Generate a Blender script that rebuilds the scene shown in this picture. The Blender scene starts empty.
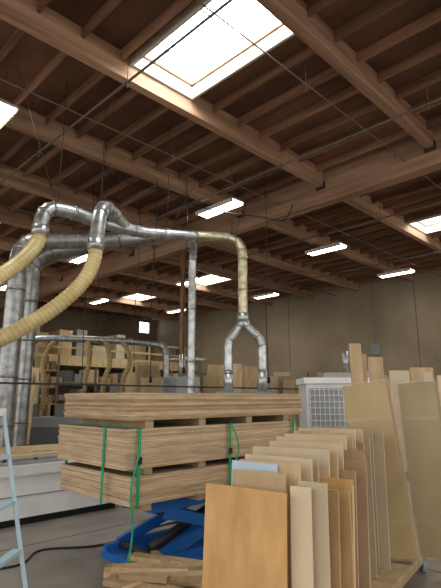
import bpy, bmesh, math, random
from mathutils import Vector, Matrix
random.seed(7)
K=math.sqrt(0.5)
def S(r,d,z=0.0):
    """diagonal survey offset (across, along) -> building XYZ"""
    return Vector(((d+r)*K,(d-r)*K,z))
# ---------------- materials ----------------
def newmat(name):
    m=bpy.data.materials.new(name); m.use_nodes=True
    nt=m.node_tree; b=nt.nodes['Principled BSDF']
    return m,nt,b
def noise_mat(name,c1,c2,scale=(4,4,4),rough=.7,metal=0,detail=4,bump=0.0,nscale=1.0,lo=.35,hi=.65,tint=True,spec=.3):
    m,nt,b=newmat(name); N=nt.nodes; L=nt.links
    tc=N.new('ShaderNodeTexCoord'); mp=N.new('ShaderNodeMapping'); mp.inputs['Scale'].default_value=scale
    no=N.new('ShaderNodeTexNoise'); no.inputs['Scale'].default_value=nscale; no.inputs['Detail'].default_value=detail
    cr=N.new('ShaderNodeValToRGB'); cr.color_ramp.elements[0].position=lo; cr.color_ramp.elements[1].position=hi
    cr.color_ramp.elements[0].color=(*c1,1); cr.color_ramp.elements[1].color=(*c2,1)
    L.new(tc.outputs['Object'],mp.inputs['Vector']); L.new(mp.outputs['Vector'],no.inputs['Vector']); L.new(no.outputs['Fac'],cr.inputs['Fac'])
    at=N.new('ShaderNodeAttribute'); at.attribute_name='tint'
    mx=N.new('ShaderNodeMix'); mx.data_type='RGBA'; mx.blend_type='MULTIPLY'; mx.inputs['Factor'].default_value=1
    L.new(cr.outputs['Color'],mx.inputs['A']); L.new(at.outputs['Color'],mx.inputs['B']); L.new(mx.outputs['Result'],b.inputs['Base Color'])
    b.inputs['Roughness'].default_value=rough; b.inputs['Metallic'].default_value=metal
    b.inputs['Specular IOR Level'].default_value=spec
    if bump>0:
        bp=N.new('ShaderNodeBump'); bp.inputs['Strength'].default_value=bump; bp.inputs['Distance'].default_value=.02
        L.new(no.outputs['Fac'],bp.inputs['Height']); L.new(bp.outputs['Normal'],b.inputs['Normal'])
    return m
def plain(name,c,rough=.5,metal=0):
    return noise_mat(name,tuple(x*.88 for x in c),c,scale=(3,3,3),rough=rough,metal=metal)
def emis(name,c,s):
    m,nt,b=newmat(name)
    b.inputs['Base Color'].default_value=(*c,1)
    b.inputs['Emission Color'].default_value=(*c,1); b.inputs['Emission Strength'].default_value=s
    return m
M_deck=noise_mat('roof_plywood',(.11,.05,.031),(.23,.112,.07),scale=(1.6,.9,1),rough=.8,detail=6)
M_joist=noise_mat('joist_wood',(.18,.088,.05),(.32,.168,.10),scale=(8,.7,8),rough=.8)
M_purl=noise_mat('purlin_wood',(.28,.155,.092),(.50,.305,.19),scale=(.6,7,9),rough=.75)
M_gird=noise_mat('girder_wood',(.28,.155,.095),(.46,.28,.18),scale=(7,.6,9),rough=.75)
M_conc=noise_mat('tilt_up_concrete',(.27,.215,.15),(.44,.365,.265),scale=(.45,.45,.35),rough=.9,detail=10,bump=.1,lo=.3,hi=.7)
M_back=noise_mat('back_wall_paint',(.17,.12,.08),(.25,.19,.13),scale=(.5,.5,.5),rough=.9,detail=6)
M_floor=noise_mat('concrete_floor',(.23,.20,.17),(.40,.36,.31),scale=(1.1,1.1,1),rough=.42,detail=9,lo=.3,hi=.7,bump=.03)
M_ply=noise_mat('plywood_face',(.52,.37,.20),(.67,.50,.29),scale=(3,3,1.0),nscale=2.5,rough=.6)
M_edge=noise_mat('plywood_edge',(.57,.44,.29),(.76,.61,.43),scale=(2.5,2.5,30),nscale=1.5,rough=.8)
M_kraft=noise_mat('kraft_board',(.42,.28,.15),(.52,.36,.21),scale=(2,2,1),nscale=2,rough=.6)
M_galv=noise_mat('galvanised_steel',(.40,.41,.40),(.66,.67,.66),scale=(9,9,9),rough=.36,metal=.85,detail=2)
M_hose=noise_mat('flex_hose',(.58,.43,.18),(.74,.60,.30),scale=(4,4,4),rough=.35)
M_steel=plain('dark_steel',(.05,.05,.05),.5,.3)
M_pipe=plain('sprinkler_pipe',(.16,.13,.11),.5)
M_rust=plain('painted_column',(.24,.13,.07),.6)
M_blue=plain('blue_paint',(.02,.18,.6),.4)
M_white=plain('machine_white',(.9,.9,.88),.4)
M_grey=plain('machine_grey',(.34,.35,.35),.5)
M_beige=plain('maple_board',(.66,.54,.37),.7)
M_green=plain('green_strap',(.03,.45,.20),.5)
M_black=plain('black_plastic',(.02,.02,.022),.4)
M_lblue=plain('ladder_blue',(.50,.68,.78),.4)
M_wtrim=plain('skylight_curb_white',(.72,.66,.56),.6)
M_mesh=plain('guard_grid',(.42,.45,.47),.5)
M_red=plain('red_button',(.6,.03,.02),.4)
M_sky=emis('skylight_acrylic',(.84,.93,1.0),14)
M_tube=emis('fluorescent_lens',(1,.93,.74),22)
M_win=emis('window_daylight',(.9,.96,1.0),4)
M_fix=plain('fixture_white',(.6,.58,.52),.5)
m,nt,b=newmat('plastic_wrap'); M_wrap=m
b.inputs['Base Color'].default_value=(.85,.85,.82,1); b.inputs['Roughness'].default_value=.15; b.inputs['Alpha'].default_value=.09
# ---------------- mesh builder ----------------
class MB:
    def __init__(s):
        s.bm=bmesh.new(); s.mats=[]; s.col=s.bm.loops.layers.float_color.new('tint')
    def mi(s,m):
        if m not in s.mats: s.mats.append(m)
        return s.mats.index(m)
    def face(s,vs,m,tint=(1,1,1),smooth=False):
        try: f=s.bm.faces.new(vs)
        except ValueError: return
        f.material_index=s.mi(m); f.smooth=smooth
        for l in f.loops: l[s.col]=(*tint,1)
    def box(s,c,size,m,rot=None,tint=None):
        if tint is None: tint=(1,1,1)
        if isinstance(tint,(int,float)): tint=(tint,)*3
        c=Vector(c); h=Vector(size)/2; v=[]
        for x in(-1,1):
            for y in(-1,1):
                for z in(-1,1):
                    p=Vector((x*h.x,y*h.y,z*h.z))
                    if rot is not None: p=rot@p
                    v.append(s.bm.verts.new(c+p))
        for q in((0,1,3,2),(4,6,7,5),(0,4,5,1),(2,3,7,6),(0,2,6,4),(1,5,7,3)):
            s.face([v[i] for i in q],m,tint)
    def bb(s,x0,x1,y0,y1,z0,z1,m,tint=None):
        s.box(((x0+x1)/2,(y0+y1)/2,(z0+z1)/2),(x1-x0,y1-y0,z1-z0),m,None,tint)
    def beam(s,p0,p1,w,h,m,tint=None):
        p0=Vector(p0);p1=Vector(p1);x=(p1-p0);L=x.length;x.normalize()
        up=Vector((0,0,1)) if abs(x.z)<.95 else Vector((1,0,0))
        y=up.cross(x).normalized(); z=x.cross(y)
        R=Matrix((x,y,z)).transposed()
        s.box((p0+p1)/2,(L,w,h),m,R,tint)
    def tube(s,pts,r,m,seg=16,corr=0,step=.08,caps=True,smooth=True,tint=(1,1,1)):
        P=[Vector(p) for p in pts]
        rs=r if isinstance(r,(list,tuple)) else [r]*len(P)
        path=[];rad=[]
        if smooth and len(P)>2:
            for i in range(len(P)-1):
                p0=P[max(i-1,0)];p1=P[i];p2=P[i+1];p3=P[min(i+2,len(P)-1)]
                n=max(2,int((p2-p1).length/step))
                for k in range(n):
                    t=k/n
                    path.append(.5*((2*p1)+(p2-p0)*t+(2*p0-5*p1+4*p2-p3)*t*t+(3*p1-p0-3*p2+p3)*t**3))
                    rad.append(rs[i]*(1-t)+rs[i+1]*t)
            path.append(P[-1]);rad.append(rs[-1])
        else: path=P;rad=list(rs)
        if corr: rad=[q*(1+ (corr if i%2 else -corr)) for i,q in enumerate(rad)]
        T=(path[1]-path[0]).normalized()
        up=Vector((0,0,1)) if abs(T.z)<.9 else Vector((1,0,0))
        n=up.cross(T).normalized(); rings=[]
        for i,p in enumerate(path):
            if i==0:t=T
            elif i==len(path)-1:t=(path[i]-path[i-1]).normalized()
            else:t=(path[i+1]-path[i-1]).normalized()
            n=(n-t*n.dot(t)).normalized(); bn=t.cross(n)
            rings.append([s.bm.verts.new(p+(n*math.cos(a)+bn*math.sin(a))*rad[i]) for a in [2*math.pi*k/seg for k in range(seg)]])
        for i,(a,bq) in enumerate(zip(rings,rings[1:])):
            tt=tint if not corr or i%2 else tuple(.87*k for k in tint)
            for k in range(seg):
                s.face([a[k],a[(k+1)%seg],bq[(k+1)%seg],bq[k]],m,tt,True)
        if caps:
            s.face(rings[0][::-1],m,tint); s.face(rings[-1],m,tint)
        return path,rad
    def cyl(s,p0,p1,r,m,seg=14,tint=(1,1,1)): s.tube([p0,p1],r,m,seg,smooth=False,tint=tint)
    def duct(s,pts,r,m=None,seam=.5,tint=(1,1,1)):
        """galvanised duct with raised collars at intervals"""
        m=m or M_galv
        path,rad=s.tube(pts,r,m,18,step=.07,tint=tint)
        acc=0
        for i in range(1,len(path)):
            acc+=(path[i]-path[i-1]).length
            bend=i+1<len(path) and (path[i+1]-path[i]).normalized().dot((path[i]-path[i-1]).normalized())<.992
            if acc>(.13 if bend else seam):
                acc=0;t=(path[i]-path[i-1]).normalized()
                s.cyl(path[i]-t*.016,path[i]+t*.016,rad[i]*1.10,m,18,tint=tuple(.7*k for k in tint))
    def done(s,name,parent=None):
        me=bpy.data.meshes.new(name); s.bm.normal_update(); s.bm.to_mesh(me); s.bm.free()
        for m in s.mats: me.materials.append(m)
        o=bpy.data.objects.new(name,me); bpy.context.scene.collection.objects.link(o)
        if parent: o.parent=parent
        return o
def RZ(a): return Matrix.Rotation(a,3,'Z')
# ---------------- room shell ----------------
XW,YW,X0,Y0=18.3,24.0,-5.0,-5.0
ZD=6.46
b=MB(); b.bb(-14,XW+.3,-14,YW+.3,-.2,0,M_floor)
for x in(-1.0,4.95,11,17): b.bb(x,x+.012,-10,YW,0,.0015,M_steel)
for y in(0.2,5.6,11.5,18): b.bb(-10,XW,y,y+.012,0,.0015,M_steel)
b.done('floor')
b=MB(); b.bb(XW,XW+.25,Y0,YW+.25,0,ZD+.1,M_conc)
for y in (1.5,7.6,13.7,19.8): b.bb(XW-.006,XW,y-.015,y+.015,0,ZD,M_pipe)
for y in [Y0+1.2*i for i in range(24)]:
    for z in(1.5,3.0,4.5): b.bb(XW-.004,XW,y-.02,y+.02,z-.02,z+.02,M_pipe)
b.bb(XW-.09,XW,Y0,YW,ZD-.14,ZD-.02,M_purl)
b.done('wall_right')
b=MB(); wx0,wx1,wz0,wz1=17.0,17.8,5.5,6.15
b.bb(X0,wx0,YW,YW+.25,0,ZD+.1,M_back);b.bb(wx1,XW,YW,YW+.25,0,ZD+.1,M_back)
b.bb(wx0,wx1,YW,YW+.25,0,wz0,M_back);b.bb(wx0,wx1,YW,YW+.25,wz1,ZD+.1,M_back); b.done('wall_back')
b=MB(); b.bb(wx0,wx1,YW+.1,YW+.12,wz0,wz1,M_win)
for a in (wx0+.02,wx1-.02,(wx0+wx1)/2): b.bb(a-.02,a+.02,YW+.03,YW+.1,wz0,wz1,M_wtrim)
b.done('window_1')
b=MB(); b.bb(XW-.13,XW-.012,9.15,9.5,3.3,3.75,M_grey); b.cyl((XW-.06,9.32,3.75),(XW-.06,9.32,ZD-.2),.015,M_grey,10); b.done('electrical_panel')
purl=[0.6+2.35*k for k in range(-2,11)]
sky=[(3.38,1),(3.38,5),(3.38,7),(12.55,1),(12.55,5),(12.55,7)]
skyset={}
for x,k in sky: skyset.setdefault(k,[]).append(x)
deck=MB(); joi=MB()
for k in range(-2,10):
    ya=0.6+2.35*k; yb=ya+2.35
    cuts=sorted(skyset.get(k,[]))
    edges=[X0]+[X0+1.22*i for i in range(1,20) if X0+1.22*i<XW]+[XW]
    for c in cuts: edges+= [c,c+1.2]
    edges=sorted(edges)
    for xa,xb in zip(edges,edges[1:]):
        if xb-xa<.005: continue
        mid=(xa+xb)/2
        if any(c<mid<c+1.2 for c in cuts): continue
        deck.bb(xa,xb,ya,yb,ZD,ZD+.03,M_deck,random.uniform(.7,1.25))
    xx=X0+.3
    while xx<XW:
        if not any(c-.02<xx<c+1.22 for c in cuts):
            joi.bb(xx-.022,xx+.022,ya+.06,yb-.06,ZD-.16,ZD,M_joist,random.uniform(.7,1.25))
        xx+=.61
deck.done('ceiling'); joi.done('roof_joists')
for y in purl:
    if y>YW: continue
    b=MB(); b.bb(X0,XW,y-.07,y+.07,ZD-.40,ZD,M_purl,random.uniform(.85,1.12)); b.done('roof_purlin')
b=MB(); b.bb(8.38,8.62,Y0,YW,ZD-.76,ZD-.01,M_gird)
for y in purl:
    if y<YW: b.bb(8.34,8.66,y-.1,y+.1,ZD-.46,ZD-.3,M_steel)
b.done('roof_girder')
b=MB(); b.bb(-3.6,-3.36,Y0,YW,ZD-.76,ZD-.01,M_gird); b.done('roof_girder')
for x,k in sky:
    ya=0.6+2.35*k+.07; yb=ya+2.21; b=MB(); t=.04
    b.bb(x,x+t,ya,yb,ZD-.16,ZD+.38,M_wtrim);b.bb(x+1.2-t,x+1.2,ya,yb,ZD-.16,ZD+.38,M_wtrim)
    b.bb(x+t,x+1.2-t,ya,ya+t,ZD-.16,ZD+.38,M_wtrim);b.bb(x+t,x+1.2-t,yb-t,yb,ZD-.16,ZD+.38,M_wtrim)
    b.bb(x+t,x+t+.03,ya,yb,ZD+.06,ZD+.09,M_purl);b.bb(x+1.2-t-.03,x+1.2-t,ya,yb,ZD+.06,ZD+.09,M_purl);b.bb(x+t,x+1.2-t,yb-t-.03,yb-t,ZD+.06,ZD+.09,M_purl)
    b.bb(x+t,x+1.2-t,ya+1.09,ya+1.12,ZD+.3,ZD+.35,M_wtrim)
    n=6
    for i in range(n):
        a0=i/n;a1=(i+1)/n
        z0=ZD+.38+.12*math.sin(math.pi*a0);z1=ZD+.38+.12*math.sin(math.pi*a1)
        v=[b.bm.verts.new(q) for q in((x+1.2*a0,ya,z0),(x+1.2*a0,yb,z0),(x+1.2*a1,yb,z1),(x+1.2*a1,ya,z1))]
        b.face(v,M_sky)
    b.done('skylight')
for y in (10.0,-1.75):
    b=MB(); b.cyl((8.5,y,0),(8.5,y,ZD-.76),.065,M_rust); b.bb(8.35,8.65,y-.15,y+.15,0,.03,M_rust);b.bb(8.38,8.62,y-.12,y+.12,ZD-.80,ZD-.76,M_rust); b.done('steel_column')
for x,y in [(2.25,7.35),(7.3,7.35),(11.7,7.35),(15.8,7.15),(7.1,13.2),(11.5,13.2),(15.5,12.8),(3.0,13.2),(7.0,18.9),(11.1,18.9),(15.1,18.3),(2.6,1.0),(7.3,1.0),(11.7,1.0),(15.8,1.0)]:
    b=MB(); z=5.84; w=.17;l=.6
    b.bb(x-w,x+w,y-l,y+l,z+.02,z+.06,M_fix)
    for s in(-1,1): b.box((x+s*(w+.01),y,z+.0),(.02,2*l,.09),M_fix,Matrix.Rotation(s*.35,3,'Y'))
    b.bb(x-w+.01,x+w-.01,y-l+.02,y+l-.02,z-.015,z+.02,M_tube)
    for s in(-1,1): b.cyl((x,y+s*.5,z+.06),(x,y+s*.5,ZD-.0),.006,M_steel,6)
    b.done('fluorescent_light')
def pipe(name,p0,p1,r):
    b=MB(); p0=Vector(p0);p1=Vector(p1); b.cyl(p0,p1,r,M_pipe,10)
    n=int((p1-p0).length/3)
    for i in range(n+1):
        p=p0.lerp(p1,(i+.3)/(n+1)); b.cyl(p,(p.x,p.y,ZD-.15),.006,M_pipe,6)
        b.cyl(p,p-Vector((0,0,.09)),.012,M_pipe,6)
        b.cyl(p-Vector((.0,0,.02)),p-Vector((0,0,-.02)),r*1.5,M_pipe,8)
    b.done(name)
for x in(3.25,6.7,10.6,14.4): pipe('sprinkler_pipe',(x,-4,5.88),(x,23.5,5.88),.018)
for y in(3.43,6.4,11.0): pipe('electrical_conduit',(-4,y,5.98),(18.2,y,5.98),.011)
b=MB(); b.tube([(4.0,7.7,6.0),(5.2,7.75,5.9),(6.2,7.7,6.02),(6.9,7.4,5.75),(7.9,6.6,5.6),(8.2,6.2,5.5),(8.3,6.0,5.85)],.012,M_black,8); b.done('electrical_cable')
for r,d,z in((-2.9,10.2,1.9),(-1.35,9.4,2.0),(-.75,9.9,2.2),(.95,9.6,2.0),(-4.1,10.6,2.4),(-2.0,11.2,2.3)):
    b=MB(); p=S(r,d); b.tube([(p.x,p.y,ZD-.05),(p.x+.03,p.y,5.0),(p.x-.02,p.y+.02,3.6),(p.x,p.y,z)],.009,M_black,6); b.cyl((p.x,p.y,z-.12),(p.x,p.y,z),.03,M_black,8); b.done('power_drop_cord')
# ---------------- dust collection ----------------
WARM_REFLECT=(1.15,1.05,.72)  # yellow reflection on the galvanised drop, painted in as a tint
b=MB()
b.duct([S(.38,8,2.85),S(.38,8,3.4),S(.38,8,4.0),S(.33,8,4.22),S(.12,7.97,4.32),S(-.4,7.85,4.32)],.08,tint=WARM_REFLECT)
b.duct([S(-.4,7.85,4.32),S(-.8,7.74,4.31),S(-1.3,7.6,4.30),S(-1.9,7.15,4.31),S(-2.3,6.75,4.33),S(-2.5,6.57,4.28),S(-2.56,6.5,4.1),S(-2.57,6.5,3.88)],[.08,.085,.10,.105,.105,.105,.105,.105])
b.duct([S(-1.55,7.45,4.32),S(-1.68,7.15,4.42),S(-1.74,6.85,4.42),S(-1.77,6.66,4.25),S(-1.78,6.6,4.0),S(-1.79,6.58,3.7)],.105)
for s,x in((-1,.16),(1,.66)):
    b.duct([S(.38,8,2.95),S(.38+s*.06,8,2.78),S(x,8,2.55),S(x+s*.03,8,2.35),S(x+s*.03,8,2.0)],.075)
b.cyl(S(.38,8,2.84),S(.38,8,3.0),.10,M_galv)
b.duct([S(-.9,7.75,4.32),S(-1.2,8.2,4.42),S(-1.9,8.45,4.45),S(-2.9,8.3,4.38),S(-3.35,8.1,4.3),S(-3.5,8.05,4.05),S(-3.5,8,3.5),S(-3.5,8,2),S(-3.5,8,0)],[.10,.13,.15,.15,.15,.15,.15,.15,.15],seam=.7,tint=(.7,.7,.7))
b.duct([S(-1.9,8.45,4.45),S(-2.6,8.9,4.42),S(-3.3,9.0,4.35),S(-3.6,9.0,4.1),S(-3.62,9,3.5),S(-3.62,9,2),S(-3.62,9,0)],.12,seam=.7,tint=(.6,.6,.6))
b.duct([S(-.5,8.2,4.3),S(-.5,8.45,4.28),S(-.52,8.6,4.0),S(-.52,8.6,3.0),S(-.52,8.6,1.5)],.07,seam=.9)
b.cyl(S(-.5,7.85,4.3),S(-.5,8.3,4.3),.07,M_galv)
for r,d in((.2,7.98),(-.9,7.72),(-1.9,7.15),(-2.4,6.65),(-2.2,8.4)):
    p=S(r,d,4.3); b.cyl(p,(p.x,p.y,ZD-.02),.006,M_steel,6)
for (a,c) in (((.2,7.98),(.9,9.2)),((-.9,7.72),(-.2,8.9)),((-2.4,6.65),(-3.0,6.2))):
    b.cyl(S(a[0],a[1],4.3),S(c[0],c[1],ZD-.05),.005,M_steel,6)
b.done('dust_collection_duct')
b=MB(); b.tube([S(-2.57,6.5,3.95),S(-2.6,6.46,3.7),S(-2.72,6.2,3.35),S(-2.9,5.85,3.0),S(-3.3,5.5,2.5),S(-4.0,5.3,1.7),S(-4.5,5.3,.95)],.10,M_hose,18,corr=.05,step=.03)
b.cyl(S(-2.57,6.5,3.86),S(-2.57,6.5,4.0),.118,M_galv); b.done('flexible_dust_hose')
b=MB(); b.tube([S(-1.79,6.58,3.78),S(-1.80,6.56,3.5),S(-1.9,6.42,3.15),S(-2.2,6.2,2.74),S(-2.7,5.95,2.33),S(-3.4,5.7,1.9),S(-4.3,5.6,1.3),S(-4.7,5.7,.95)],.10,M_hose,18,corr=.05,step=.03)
b.cyl(S(-1.79,6.58,3.66),S(-1.79,6.58,3.82),.118,M_galv); b.done('flexible_dust_hose')
b=MB()
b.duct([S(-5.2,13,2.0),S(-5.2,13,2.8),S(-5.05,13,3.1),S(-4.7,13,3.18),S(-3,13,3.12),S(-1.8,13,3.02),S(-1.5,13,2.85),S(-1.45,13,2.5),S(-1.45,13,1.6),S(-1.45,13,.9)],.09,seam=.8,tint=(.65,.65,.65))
b.duct([S(-1.5,13,2.6),S(-1.0,13,2.62),S(-.4,13.1,2.6)],.05)
for r in(-5.0,-1.9,-3.4):
    p=S(r,13,3.15); b.cyl(p,(p.x,p.y,ZD-.02),.006,M_steel,6)
b.done('branch_duct')
for r,e in((-4.5,-.4),(-3.6,.25),(-3.15,.45),(-2.7,.6)):
    b=MB(); b.tube([S(r,13,3.1),S(r+e*.3,12.9,2.9),S(r+e*.5,12.8,2.5),S(r+e*.3,12.7,2.1),S(r+e*.2,12.7,1.7),S(r+e*.2,12.7,1.3)],.065,M_hose,12,corr=.05,step=.05,tint=(.55,.5,.45)); b.done('flexible_dust_hose')
b=MB(); R=RZ(math.radians(-45))
c=S(-3.6,12.7); b.box(c+Vector((0,0,.45)),(3.6,.9,.9),M_grey,R,.5); b.box(c+Vector((0,0,1.0)),(3.8,.7,.25),M_grey,R)
for k in range(4): b.box(c+R@Vector((-1.3+k*.9,0,1.25)),(.35,.4,.4),M_grey,R,.6)
b.done('moulding_machine')
b=MB(); R=RZ(0); c=S(.42,8.0)
b.box(c+Vector((0,0,.45)),(2.2,.7,.8),M_grey,R); b.box(c+Vector((0,0,.03)),(2.0,.6,.06),M_black,R); b.box(c+Vector((0,0,.87)),(2.4,.8,.05),M_steel,R)
for r in(.13,.69):
    p=S(r,8.0); b.bb(p.x-.15,p.x+.15,p.y-.15,p.y+.15,.89,1.7,M_grey); b.cyl((p.x,p.y,1.7),(p.x,p.y,2.02),.08,M_galv)
p=S(-.52,8.6); b.bb(p.x-.2,p.x+.2,p.y-.2,p.y+.2,0,1.5,M_grey)
b.done('edge_banding_machine')
# ---------------- sheet stack on lift ----------------
sx,sy=2.47,3.6
def bundle(name,z0,n,t,ox,oy,tints,L=2.44,W=1.22,jit=.008):
    b=MB(); z=z0
    for i in range(n):
        dx=random.uniform(-jit,jit);dy=random.uniform(-jit,jit)
        tn=random.choice(tints); q=random.uniform(.84,1.1)
        x0,x1,y0,y1=sx+ox+dx,sx+ox+L+dx,sy+oy+dy,sy+oy+W+dy
        b.bb(x0,x1,y0,y1,z,z+t-.0025,M_edge,tuple(q*k for k in tn))
        b.bb(x0+.004,x1-.004,y0+.004,y1-.004,z+t-.0025,z+t,M_edge,.45); z+=t
    b.done(name); return z
bundle('plywood_sheet_stack',.70,13,.0185,.04,-.01,[(1,.96,.90),(1.05,.98,.91)])
bundle('plywood_sheet_stack',.995,18,.0188,-.01,0.0,[(1,.96,.90),(1.06,1.0,.94),(.88,.8,.7)])
bundle('plywood_sheet_stack',1.405,13,.0185,.02,-.02,[(1.03,1.0,.94),(.92,.85,.75),(.72,.59,.44)],jit=.014,L=2.5)
b=MB()
for z0,z1 in((.64,.70),(.941,.995),(1.334,1.405)):
    for x in(.2,.85,1.55,2.2): b.bb(sx+x,sx+x+.09,sy+.02,sy+1.18,z0,z1,M_ply,.8)
b.done('wood_spacers')
b=MB()
def strap(x,z0,z1):
    t=.006;w=.03; y0=sy-.03;y1=sy+1.235
    b.bb(x,x+w,y0-t,y0,z0,z1,M_green);b.bb(x,x+w,y1,y1+t,z0,z1,M_green)
    b.bb(x,x+w,y0-t,y1+t,z1-t,z1,M_green);b.bb(x,x+w,y0-t,y1+t,z0,z0+t,M_green)
    b.bb(x-.008,x+w+.008,y0-t-.012,y0-t,z0+.35,z0+.41,M_steel)
strap(sx+.09,.69,1.34); strap(sx+1.22,.69,1.34); strap(sx+2.3,.69,1.34)
for x,dx in((.1,-.10),(1.24,.05),(2.32,.06)):
    y=sy-.05; pts=[(sx+x,y,1.33),(sx+x+dx*.3,y-.02,1.1),(sx+x+dx,y-.03,.85),(sx+x+dx*.6,y-.02,.55),(sx+x+dx,y-.03,.30)] if x<.5 else [(sx+x,y,1.35),(sx+x+dx,y-.03,1.2),(sx+x+dx*1.5,y-.03,1.05),(sx+x-dx*.4,y-.02,.9)]
    b.tube(pts,.008,M_green,6)
x=sx+.01; y=sy+.32
b.bb(x-.036,x-.03,y,y+.03,.69,1.34,M_green)
b.done('green_strapping')
b=MB()
lx0,lx1,ly0,ly1=2.95,4.75,3.85,4.68; cx=(lx0+lx1)/2
b.bb(lx0,lx1,ly0,ly1,.54,.64,M_blue); b.bb(lx0,lx1,ly0,ly1,.0,.07,M_blue)
for y in(ly0+.06,ly1-.06):
    for s in(1,-1):
        b.beam((cx-.72*s,y+.03*s,.1),(cx+.72*s,y+.03*s,.52),.05,.11,M_blue)
    b.bb(lx0,lx1,y-.03,y+.03,.07,.13,M_blue)
    b.cyl((cx,y-.07,.315),(cx,y+.07,.315),.04,M_steel)
for x in(lx0+.18,lx1-.18): b.cyl((x,ly0+.05,.1),(x,ly1-.05,.1),.035,M_steel); b.cyl((x,ly0+.05,.52),(x,ly1-.05,.52),.035,M_steel)
b.cyl((3.2,4.2,.12),(4.1,4.2,.42),.05,M_steel); b.cyl((3.6,4.2,.25),(4.1,4.2,.42),.03,M_galv)
b.done('scissor_lift_table')
b=MB()
for i in range(70):
    lay=i//12; p=S(random.uniform(-.80,-.05)+lay*.02,random.uniform(3.95,4.5)+lay*.01)
    L=random.uniform(.25,.7); a=math.radians(-30)+random.gauss(0,.55)
    b.box((p.x,p.y,.03+lay*.043),(L,random.uniform(.05,.13),.04),M_ply,RZ(a)@Matrix.Rotation(random.uniform(-.05,.05),3,'Y'),random.uniform(.7,1.3))
b.done('wood_offcut_pile')
b=MB(); b.tube([(1.5,5.3,.012),(2.2,5.0,.012),(2.6,5.3,.012),(3.2,5.0,.012),(4.2,5.2,.012),(5.2,5.0,.012)],.011,M_black,8); b.done('floor_air_hose')
# ---------------- CNC router left ----------------
b=MB(); yf=6.45
b.bb(-1.6,4.4,yf,yf+1.4,.10,.66,M_white); b.bb(-1.5,4.3,yf+.08,yf+1.3,0,.10,M_black)
b.bb(-1.6,4.4,yf-.04,yf+.06,.62,.74,M_white)
b.bb(-1.6,4.4,yf+.06,yf+.14,.66,.78,M_grey)
for i in range(14):
    x=-1.5+i*.42; b.bb(x,x+.36,yf+.2,yf+1.4,.66,.80,M_grey)
b.bb(1.2,3.9,yf+.25,yf+1.35,.80,.84,M_beige)
b.bb(1.5,3.9,yf+.45,yf+1.3,.84,.86,M_ply)
b.bb(-1.6,4.4,yf-.008,yf,.36,.375,M_grey)
for x in(.2,2.2): b.bb(x,x+.01,yf-.006,yf,.12,.6,M_grey)
b.bb(-.3,.5,yf-.25,yf-.05,.0,1.9,M_white);b.bb(-.3,.5,yf+1.45,yf+1.65,.0,1.9,M_white);b.bb(-.3,.5,yf-.25,yf+1.65,1.45,1.9,M_white)
b.bb(-.25,.6,yf+.3,yf+.9,.95,1.7,M_grey)
b.done('cnc_router')
b=MB(); b.bb(.6,9.2,yf-.5,yf-.47,1.76,1.785,M_black)
b.bb(9.18,9.24,yf-.52,yf-.46,0,1.79,M_black);b.bb(.6,.64,yf-.52,yf-.46,0,1.79,M_black)
b.done('safety_barrier_rail')
def pallet(x0,x1,y0,y1,n,lo,hi):
    b=MB()
    for i in range(n): b.bb(x0+random.uniform(-.02,.02),x1,y0,y1,.2+i*.03,.228+i*.03,M_edge,random.uniform(lo,hi))
    for k in range(3):
        x=x0+.15+k*(x1-x0-.4)/2; b.bb(x,x+.1,y0,y1,0,.2,M_ply)
    b.done('plywood_pallet')
pallet(1.6,3.0,9.9,11.0,22,.5,1.0); pallet(10.5,12.9,13,14.2,50,.5,1.0)
# ---------------- mezzanine ----------------
b=MB()
b.bb(7.5,18.2,20.0,23.9,3.15,3.35,M_ply,.8); b.bb(7.5,18.2,19.95,20.0,3.0,3.45,M_ply,.95)
x=7.6
while x<18.2:
    b.bb(x,x+.09,19.96,20.05,0 if int((x-7.6)*10)%4==0 else 3.35,4.3,M_ply,.7); x+=1.2
for z in(3.75,4.2): b.bb(7.5,18.2,19.97,20.03,z,z+.09,M_ply,.85)
x=7.9
while x<17.3:
    w=random.uniform(.3,1.0); h=random.uniform(.4,1.6)
    b.bb(x,x+w,20.5+random.uniform(0,1),22.5,3.35,3.35+h,random.choice([M_ply,M_ply,M_beige,M_grey]),random.uniform(.4,1.1)); x+=w+random.uniform(.1,.5)
b.done('mezzanine')
def rack(name,c,ang,L,H,D,levels,dens=.6):
    b=MB(); R=RZ(ang); c=Vector(c); n=max(2,int(L/1.8)+1)
    for i in range(n):
        x=-L/2+L*i/(n-1)
        for y in(-D/2,D/2): b.box(c+R@Vector((x,y,H/2)),(.07,.07,H),M_rust,R)
    for k in range(levels):
        z=.15+k*(H-.15)/levels
        b.box(c+R@Vector((0,0,z)),(L+.05,D,.05),M_ply,R,.6)
        x=-L/2+.1
        while x<L/2-.2:
            w=random.uniform(.06,dens); hh=random.uniform(.2,.9)*(H-.2)/levels
            w=min(w,L/2-.05-x)
            c0=random.random()
            mat=M_ply if c0<.4 else (M_beige if c0<.52 else (M_white if c0<.62 else (M_grey if c0<.83 else M_steel)))
            b.box(c+R@Vector((x+w/2,random.uniform(-.08,.08),z+.03+hh/2)),(w,D*.75,hh),mat,R,random.uniform(.3,1.1)); x+=w+random.uniform(.02,.35)
    return b.done(name)
rack('lumber_rack',(13.2,19.2,0),0,8.5,2.9,1.0,4)
rack('lumber_rack',(4.5,17.5,0),0,8.0,3.2,.9,5)
rack('storage_rack',(17.2,12.5,0),math.pi/2,9,2.6,1.0,4,.5)
rack('storage_rack',(17.2,4.0,0),math.pi/2,6,2.5,1.0,4,.5)
rack('parts_shelf',(1.8,12.2,0),0,4.0,2.0,.7,5,.3)
rack('parts_shelf',(13.5,11.5,0),math.radians(-45),3.0,2.3,.6,5,.4)
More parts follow.
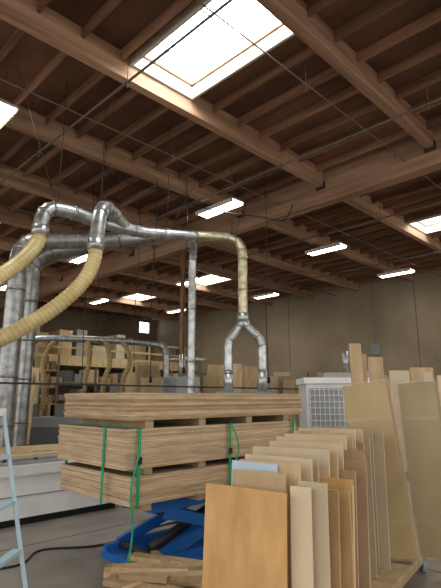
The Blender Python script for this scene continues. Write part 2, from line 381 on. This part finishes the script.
def machine(name,c,w,d,h,tint=1):
    """woodworking machine: base, table, head, hand wheel, dust port"""
    b=MB(); R=RZ(math.radians(-45)); c=Vector(c)
    b.box(c+Vector((0,0,h*.2)),(w*.7,d*.7,h*.4),M_grey,R,tint); b.box(c+Vector((0,0,h*.42)),(w,d,.06),M_steel,R)
    b.box(c+R@Vector((-w*.25,0,h*.7)),(w*.3,d*.5,h*.55),M_white,R,.6*tint); b.box(c+R@Vector((.0,-.02,h*.88)),(w*.75,d*.45,h*.22),M_white,R,.6*tint)
    p=c+R@Vector((w*.2,-d*.25,h*.72)); b.cyl(p,p+R@Vector((0,-.05,0)),.16,M_black,18)
    b.cyl(c+Vector((0,0,h)),c+Vector((0,0,h+.5)),.08,M_galv); b.done(name)
machine('band_saw',S(-.9,11.4),1.1,.8,2.1,.7); machine('wide_belt_sander',S(3.0,11.6),1.5,1.0,2.2); machine('shaper_machine',S(-4.5,9.9),1.2,.9,1.5,.5); machine('planer_machine',S(1.3,15.8),1.4,1.0,2.3,.8)
def standing(name,c,ang,items,base=.0,roll=0):
    b=MB(); R=RZ(ang); c=Vector(c)
    for (s,t,w,h,th,m,tn,ti) in items:
        rr=random.uniform(-.02,.02)
        Q=R@Matrix.Rotation(-ti,3,'X')@Matrix.Rotation(roll+rr,3,'Y')
        b.box(c+R@Vector((t,s,base+abs(rr)*w/2))+Q@Vector((0,0,h/2)),(w,th,h),m,Q,tn)
    return b.done(name)
AX=math.radians(-45)
def rnd_items(n,span,w0,w1,h0,h1,tw=.2):
    out=[]
    for i in range(n):
        c0=random.random(); m=M_ply if c0<.65 else (M_beige if c0<.85 else M_white)
        out.append((span*i/n,random.uniform(-tw,tw),random.uniform(w0,w1),random.uniform(h0,h1),.018,m,random.uniform(.5,1.1),.05))
    return out
for (r,d,w,h,n) in((-.1,12.7,.5,2.6,5),(.45,11.5,.45,2.45,5),(1.1,13,.4,2.5,4),(1.9,14,.6,2.5,5),(-4.9,11.3,.9,2.1,6),(-2.2,14.5,1.2,2.7,6),(-6,14,1.3,2.6,6),(3.4,15,.6,2.4,5),(4.6,14,.8,2.4,6),(3.9,10,.5,2.2,4)):
    standing('standing_plywood_sheets',S(r,d),AX,rnd_items(n,.5,w*.5,w,h*.8,h))
# ---------------- offcut cart ----------------
def frame(phi):
    e1=S(math.sin(phi),math.cos(phi)); e2=S(math.cos(phi),-math.sin(phi))
    return Matrix((e2,e1,Vector((0,0,1)))).transposed(), math.atan2(e2.y,e2.x)
Rc,ac=frame(math.radians(35)); org=S(.10,2.92)
def cart(name,org,R,L,W,s0,endh=.9):
    b=MB()
    b.box(org+R@Vector((0,s0+L/2,.17)),(W,L,.04),M_ply,R,.7)
    for t in(-W/2+.03,W/2-.03): b.box(org+R@Vector((t,s0+L/2,.13)),(.05,L,.06),M_ply,R,.6)
    for s in(s0+.12,s0+L-.08):
        for t in(-W/2+.07,W/2-.03):
            p=org+R@Vector((t,s,0)); ax=R@Vector((math.cos(.6),math.sin(.6),0))
            b.cyl(p+Vector((0,0,.062))-ax*.02,p+Vector((0,0,.062))+ax*.02,.062,M_grey,20)
            b.cyl(p+Vector((0,0,.062))-ax*.024,p+Vector((0,0,.062))+ax*.024,.03,M_blue,12)
            for q in(-1,1): b.box(p+ax*q*.03+Vector((0,0,.09)),(.03,.006,.08),M_galv,R)
            b.box(p+Vector((0,0,.13)),(.09,.09,.012),M_galv,R)
    for t in(-W/2+.03,W/2-.03): b.box(org+R@Vector((t,s0+L-.04,.19+endh/2)),(.045,.045,endh),M_ply,R,.8)
    b.box(org+R@Vector((0,s0+L-.04,.19+endh-.05)),(W,.03,.09),M_ply,R,.8)
    b.done(name)
cart('panel_cart',org,Rc,2.85,.68,-.08,.7)
standing('plywood_panel',org,ac,[(0,0.01,.54,.9,.019,M_ply,(1.22,.97,.68),.05)],.19)
items=[]
spec=[(.06,.31,.43,.93,M_beige,1.25),(.12,.33,.5,.95,M_beige,1.0),(.10,-.1,.26,.98,M_ply,1.0),(.16,-.18,.14,1.02,M_white,(.7,.85,1.0)),(.19,-.12,.30,1.03,M_ply,1.15),(.24,.25,.50,.9,M_ply,(.8,.7,.6)),
(.29,-.15,.32,1.05,M_beige,1.15),(.32,.3,.42,.86,M_ply,.8),(.36,.36,.54,.88,M_ply,(.95,.82,.66)),(.39,-.15,.34,1.03,M_beige,(.95,.92,.85)),(.44,.2,.50,.93,M_ply,(1.1,.92,.68)),(.50,-.2,.36,1.08,M_beige,1.1),(.56,.22,.46,.88,M_beige,1.1),
(.62,-.15,.36,1.06,M_ply,1.15),(.68,.1,.44,.95,M_kraft,1),(.74,-.2,.36,1.10,M_beige,1.1),(.80,.05,.47,1.0,M_kraft,1.0),(.86,-.02,.46,1.05,M_kraft,1.1),(.92,-.25,.3,1.12,M_beige,(1.1,1.05,.95)),(1.0,-.1,.33,1.0,M_ply,1.1),
(1.08,-.25,.26,1.13,M_beige,1.1),(1.16,-.1,.28,1.04,M_ply,(.9,.82,.7)),(1.24,-.28,.22,1.14,M_ply,1.0),(1.32,-.05,.24,1.02,M_kraft,.9),(1.4,-.3,.2,1.16,M_beige,1.05),(1.5,-.1,.22,1.05,M_kraft,1.1),(1.6,-.3,.2,1.15,M_beige,1.0),(1.72,-.1,.22,1.08,M_beige,.8),(1.85,-.3,.2,1.15,M_kraft,1),(1.98,-.1,.25,1.1,M_beige,.85)]
for s,t0,t1,h,m,tn in spec: items.append((s,(t0+t1)/2-.02,t1-t0,h,.018,m,tn,.06))
standing('plywood_offcuts',org,ac,items,.19)
def wrapped(name,s,t,w,h,n,roll,tint):
    b=MB(); c=org
    Q=Rc@Matrix.Rotation(-.03,3,'X')@Matrix.Rotation(roll,3,'Y')
    for i in range(n):
        b.box(c+Rc@Vector((t,s+i*.022,.22))+Q@Vector((random.uniform(-.012,.012),0,h/2)),(w,.019,h*random.uniform(.98,1.0)),M_kraft,Q,tuple(k*random.uniform(.85,1.1) for k in tint))
    b.box(c+Rc@Vector((t,s+n*.011-.01,.21))+Q@Vector((0,0,h/2+.01)),(w+.035,n*.022+.03,h+.03),M_wrap,Q)
    for z in(.3,1.2): b.box(c+Rc@Vector((t,s+n*.011-.01,.21))+Q@Vector((0,0,z)),(w+.04,n*.022+.036,.035),M_wrap,Q)
    b.done(name)
wrapped('wrapped_panel_bundle',2.2,.19,.43,1.53,4,-.12,(1.15,1.12,1.08))
wrapped('wrapped_panel_bundle',2.40,.53,.33,1.53,5,-.05,(.92,.9,.86))
R2,a2=frame(math.radians(35)); org2=S(2.55,5.2)
cart('panel_cart',org2,R2,1.6,.7,-.1,.9)
standing('plywood_offcuts',org2,a2,[(i*.12,random.uniform(-.1,.1),random.uniform(.4,.6),random.uniform(.7,1.1),.018,random.choice([M_ply,M_kraft,M_beige]),random.uniform(.8,1.2),.07) for i in range(9)],.19)
standing('tall_plank',S(1.75,6.1),AX,[(0,0,.15,2.28,.03,M_ply,1.0,.03),(.05,.03,.13,2.15,.03,M_ply,.85,.03)])
standing('tall_plank',S(2.35,7.2),AX,[(0,0,.22,2.2,.03,M_ply,.9,.03),(.06,.3,.3,2.0,.02,M_beige,1.05,.03),(.1,.7,.35,2.05,.02,M_ply,.95,.03)])
standing('tall_plank',S(2.85,6.6),AX,[(0,0,.12,1.95,.03,M_beige,1.0,.03),(.05,.2,.2,1.9,.03,M_beige,1.1,.03)])
# ---------------- cnc cabinet ----------------
b=MB(); R=RZ(math.radians(-45)); c=S(1.72,7.6)
b.box(c+Vector((0,0,.92)),(.9,.7,1.76),M_white,R); b.box(c+Vector((0,0,.04)),(.85,.6,.08),M_black,R)
b.box(c+Vector((0,0,1.85)),(.97,.78,.09),M_white,R)
f=c+R@Vector((-.12,-.36,1.32)); b.box(f,(.58,.02,.84),M_mesh,R,.8)
for i in range(9): b.box(f+R@Vector((-.28+i*.07,-.015,0)),(.008,.01,.84),M_white,R)
for i in range(10): b.box(f+R@Vector((0,-.015,-.40+i*.089)),(.58,.01,.008),M_white,R)
g=c+R@Vector((.34,-.37,1.32)); b.box(g,(.17,.05,.85),M_black,R); b.box(g+R@Vector((0,-.03,.22)),(.13,.02,.2),M_mesh,R)
for i in range(3):
    p=g+R@Vector((0,-.025,-.02-i*.13)); b.cyl(p,p+R@Vector((0,-.03,0)),.025,M_red if i==0 else M_white,12)
b.done('cnc_control_cabinet')
# ---------------- ladder left ----------------
b=MB()
for off in(0,-.42):
    b.beam(S(-1.20,3.5+off,0),S(-1.56,3.55+off*.7,1.5),.025,.02,M_lblue)
    b.beam(S(-2.15,3.5+off,0),S(-1.62,3.55+off*.7,1.5),.025,.02,M_lblue)
for i in range(1,5):
    t=i/5; z=1.5*t
    b.beam(S(-1.22-.36*t,3.5+.05*t,z),S(-1.22-.36*t,3.08+.15*t,z),.06,.02,M_lblue)
b.beam(S(-1.61,3.58,1.50),S(-1.61,3.2,1.50),.12,.05,M_white)
b.done('step_ladder')
# ---------------- world ----------------
w=bpy.data.worlds.new('World'); bpy.context.scene.world=w; w.use_nodes=True
bg=w.node_tree.nodes['Background']; bg.inputs[0].default_value=(1,.975,.95,1); bg.inputs[1].default_value=1.5
bpy.context.scene.view_settings.view_transform='Standard'
# ---------------- camera ----------------
cd=bpy.data.cameras.new('camera'); cam=bpy.data.objects.new('camera',cd); bpy.context.scene.collection.objects.link(cam)
cd.sensor_fit='VERTICAL'; cd.sensor_height=24; cd.lens=480/588*24; cd.clip_end=200
cam.location=(0,0,1.6); cam.rotation_euler=(math.radians(90+12.2),0,math.radians(-45))
bpy.context.scene.camera=cam
